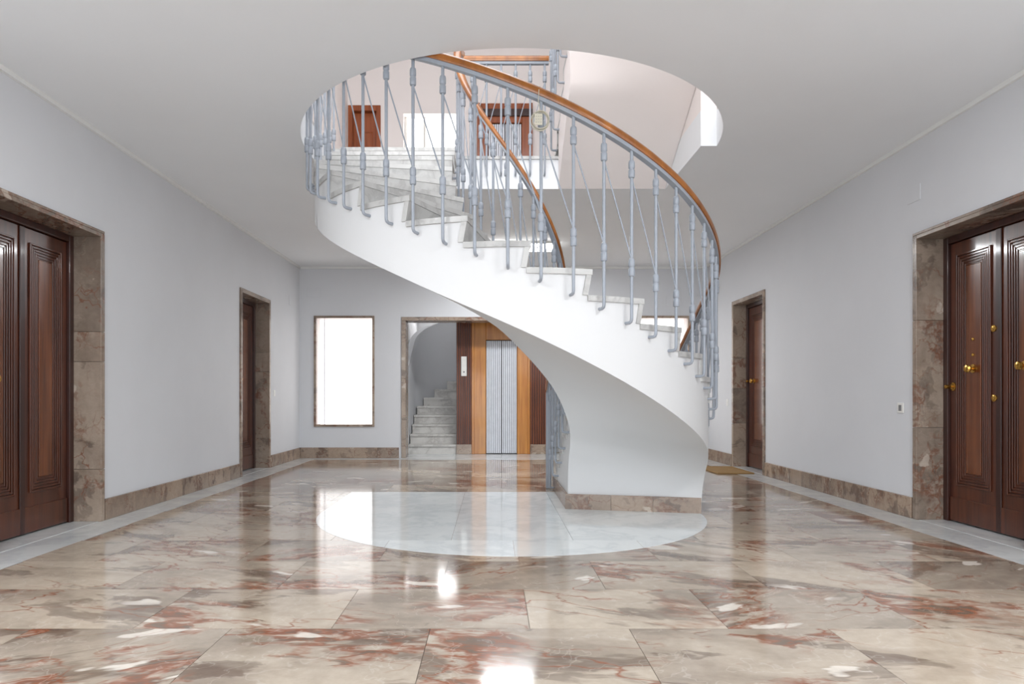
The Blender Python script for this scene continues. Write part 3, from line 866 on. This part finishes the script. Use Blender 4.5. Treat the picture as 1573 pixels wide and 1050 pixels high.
MB().box(-hwid, hwid, .2, .22, 0, 2.17).build('frosted_pane', 'glass_up', w5)
for x in (-hwid + .02, -.12, hwid - .02): MB().bbox(x - .02, x + .02, .15, .2, 0, 2.17, .004).build('glazing_bar', 'plastic', w5)
e2 = elevator((ELX + .045, YB - .07, HU), 0, 2.31, 'upper floor elevator in reddish wood behind the landing railing', xo=(-.45, .45), hd=.10)
for c in e2.children:
    if c.name.startswith('wood') or c.name.startswith('header'):
        c.data.materials[0] = M['updoor'] if not c.name.startswith('header') else M['frame']  # dark header colour stands in for the shadow line below the top frame

# ------------------------------------------------------------------ small things
def plate(name, loc, rz, wd, ht, label, cat, inner=None, mat='plastic', th=.008):
    root = empty(name, loc, rz); tag(root, label, cat)
    MB().bbox(-wd / 2, wd / 2, 0, th, -ht / 2, ht / 2, .002).build('cover_plate', mat, root)
    if inner: MB().bbox(-inner[0] / 2, inner[0] / 2, th, th + .004, -inner[1] / 2, inner[1] / 2, .001).build(inner[2], inner[3], root)
    return root
RL, RR_, RB = -PI / 2, PI / 2, PI
plate('light_switch', (XR, 5.71, .905), RR_, .085, .085, 'white square light switch beside the big right hand door', 'switch', (.035, .05, 'rocker', 'grey_plastic'))
plate('light_switch', (XR, 9.93, .915), RR_, .05, .10, 'small white bell push beside the far right door', 'switch', (.02, .03, 'button', 'plastic'))
plate('light_switch', (XL, 9.72, 1.05), RL, .06, .09, 'small white bell push beside the far left door', 'switch', (.02, .03, 'button', 'plastic'))
plate('junction_cover', (XR, 5.53 , 2.66), RR_, .17, .13, 'painted square cover plate high on the right wall above the door corner', 'cover plate', None, 'wall', .006)
plate('junction_cover', (-2.92, YB, 2.71), RB, .24, .17, 'painted cover plate on back wall above the left window', 'cover plate', None, 'wall', .006)
plate('junction_cover', (XL, 10.55, 2.50), RL, .24, .17, 'painted cover plate on the left wall near the back corner', 'cover plate', None, 'wall', .006)
plate('junction_cover', (2.95, YB, 2.56), RB, .24, .17, 'painted cover plate on back wall above the right window', 'cover plate', None, 'wall', .006)
# ceiling lamp over the elevator lobby
def ceiling_lamp(x, y, label, power=30):
    cl = empty('ceiling_lamp', (x, y, HC)); tag(cl, label, 'lamp', 'flat ceiling lamps of the hall')
    MB().bbox(-.50, .50, -.17, .17, -.035, 0, .004).build('housing', 'plastic', cl)
    MB().bbox(-.47, .47, -.15, .15, -.075, -.035, .006).build('diffuser', 'lamp', cl)
    area('lamp_light', (x, y, HC - .08), (0, 0, 0), .94, .3, power, (.93, .965, 1.0)).parent = None
    return cl
ceiling_lamp(.36, 9.35, 'flat rectangular ceiling lamp glowing behind the stair', 40)
ceiling_lamp(-1.95, 2.0, 'flat ceiling lamp added out of view as fill light, left of the viewer')  # lamp added out of view to brighten the hall and stair front
ceiling_lamp(2.25, 2.0, 'flat ceiling lamp added out of view as fill light, right of the viewer')  # its added counterpart on the other side, also out of view
# doormat
dm = empty('doormat', (3.14, 9.12, .0006)); tag(dm, 'tan coir doormat in front of the far right door', 'doormat')
MB().bbox(-.24, .24, -.42, .42, 0, .014, .004).build('mat', 'mat', dm)
bd = MB()
for x0, x1, y0, y1 in ((-.235, -.20, -.415, .415), (.20, .235, -.415, .415), (-.2, .2, -.415, -.38), (-.2, .2, .38, .415)): bd.box(x0, x1, y0, y1, .014, .018)
bd.build('edging', 'mat', dm)
# coil of cable tied to the handrail
uc = uu(85.3); p, n, t = pos(uc, 1.702); zc = pitch(uc) + .745
cc = empty('cable_coil', (p.x, p.y - .035, zc), 0); tag(cc, 'coil of cream cable with a small tag hung from the outer handrail', 'cable')
for k in range(5):
    rr = .046 + .005 * (k % 3); oy = -.006 * (k // 2) + .003 * (k % 2); ox = .003 * math.sin(k * 2.1); oz = .003 * math.cos(k * 1.7)
    MB().tube([(ox + rr * math.cos(a * PI / 14), oy, oz + rr * 1.08 * math.sin(a * PI / 14)) for a in range(29)], .0032, 6, False).build('cable_loop', 'cable', cc, 60)
MB().tube([(0, 0, .05), (-.012, .0, .12), (-.008, .0, .19), (.0, .03, .225), (.012, .05, .19)], .0025, 6).build('tie', 'cable', cc, 60)
tg = MB().bbox(-.036, .012, -.022, -.019, -.034, .036, .001).build('tag', 'cable', cc)
for i in range(3):
    for j in range(3): MB().box(-.028 + i * .014, -.022 + i * .014, -.0232, -.022, -.018 + j * .018, -.0155 + j * .018).build('tag_mark', 'grey_plastic', tg)
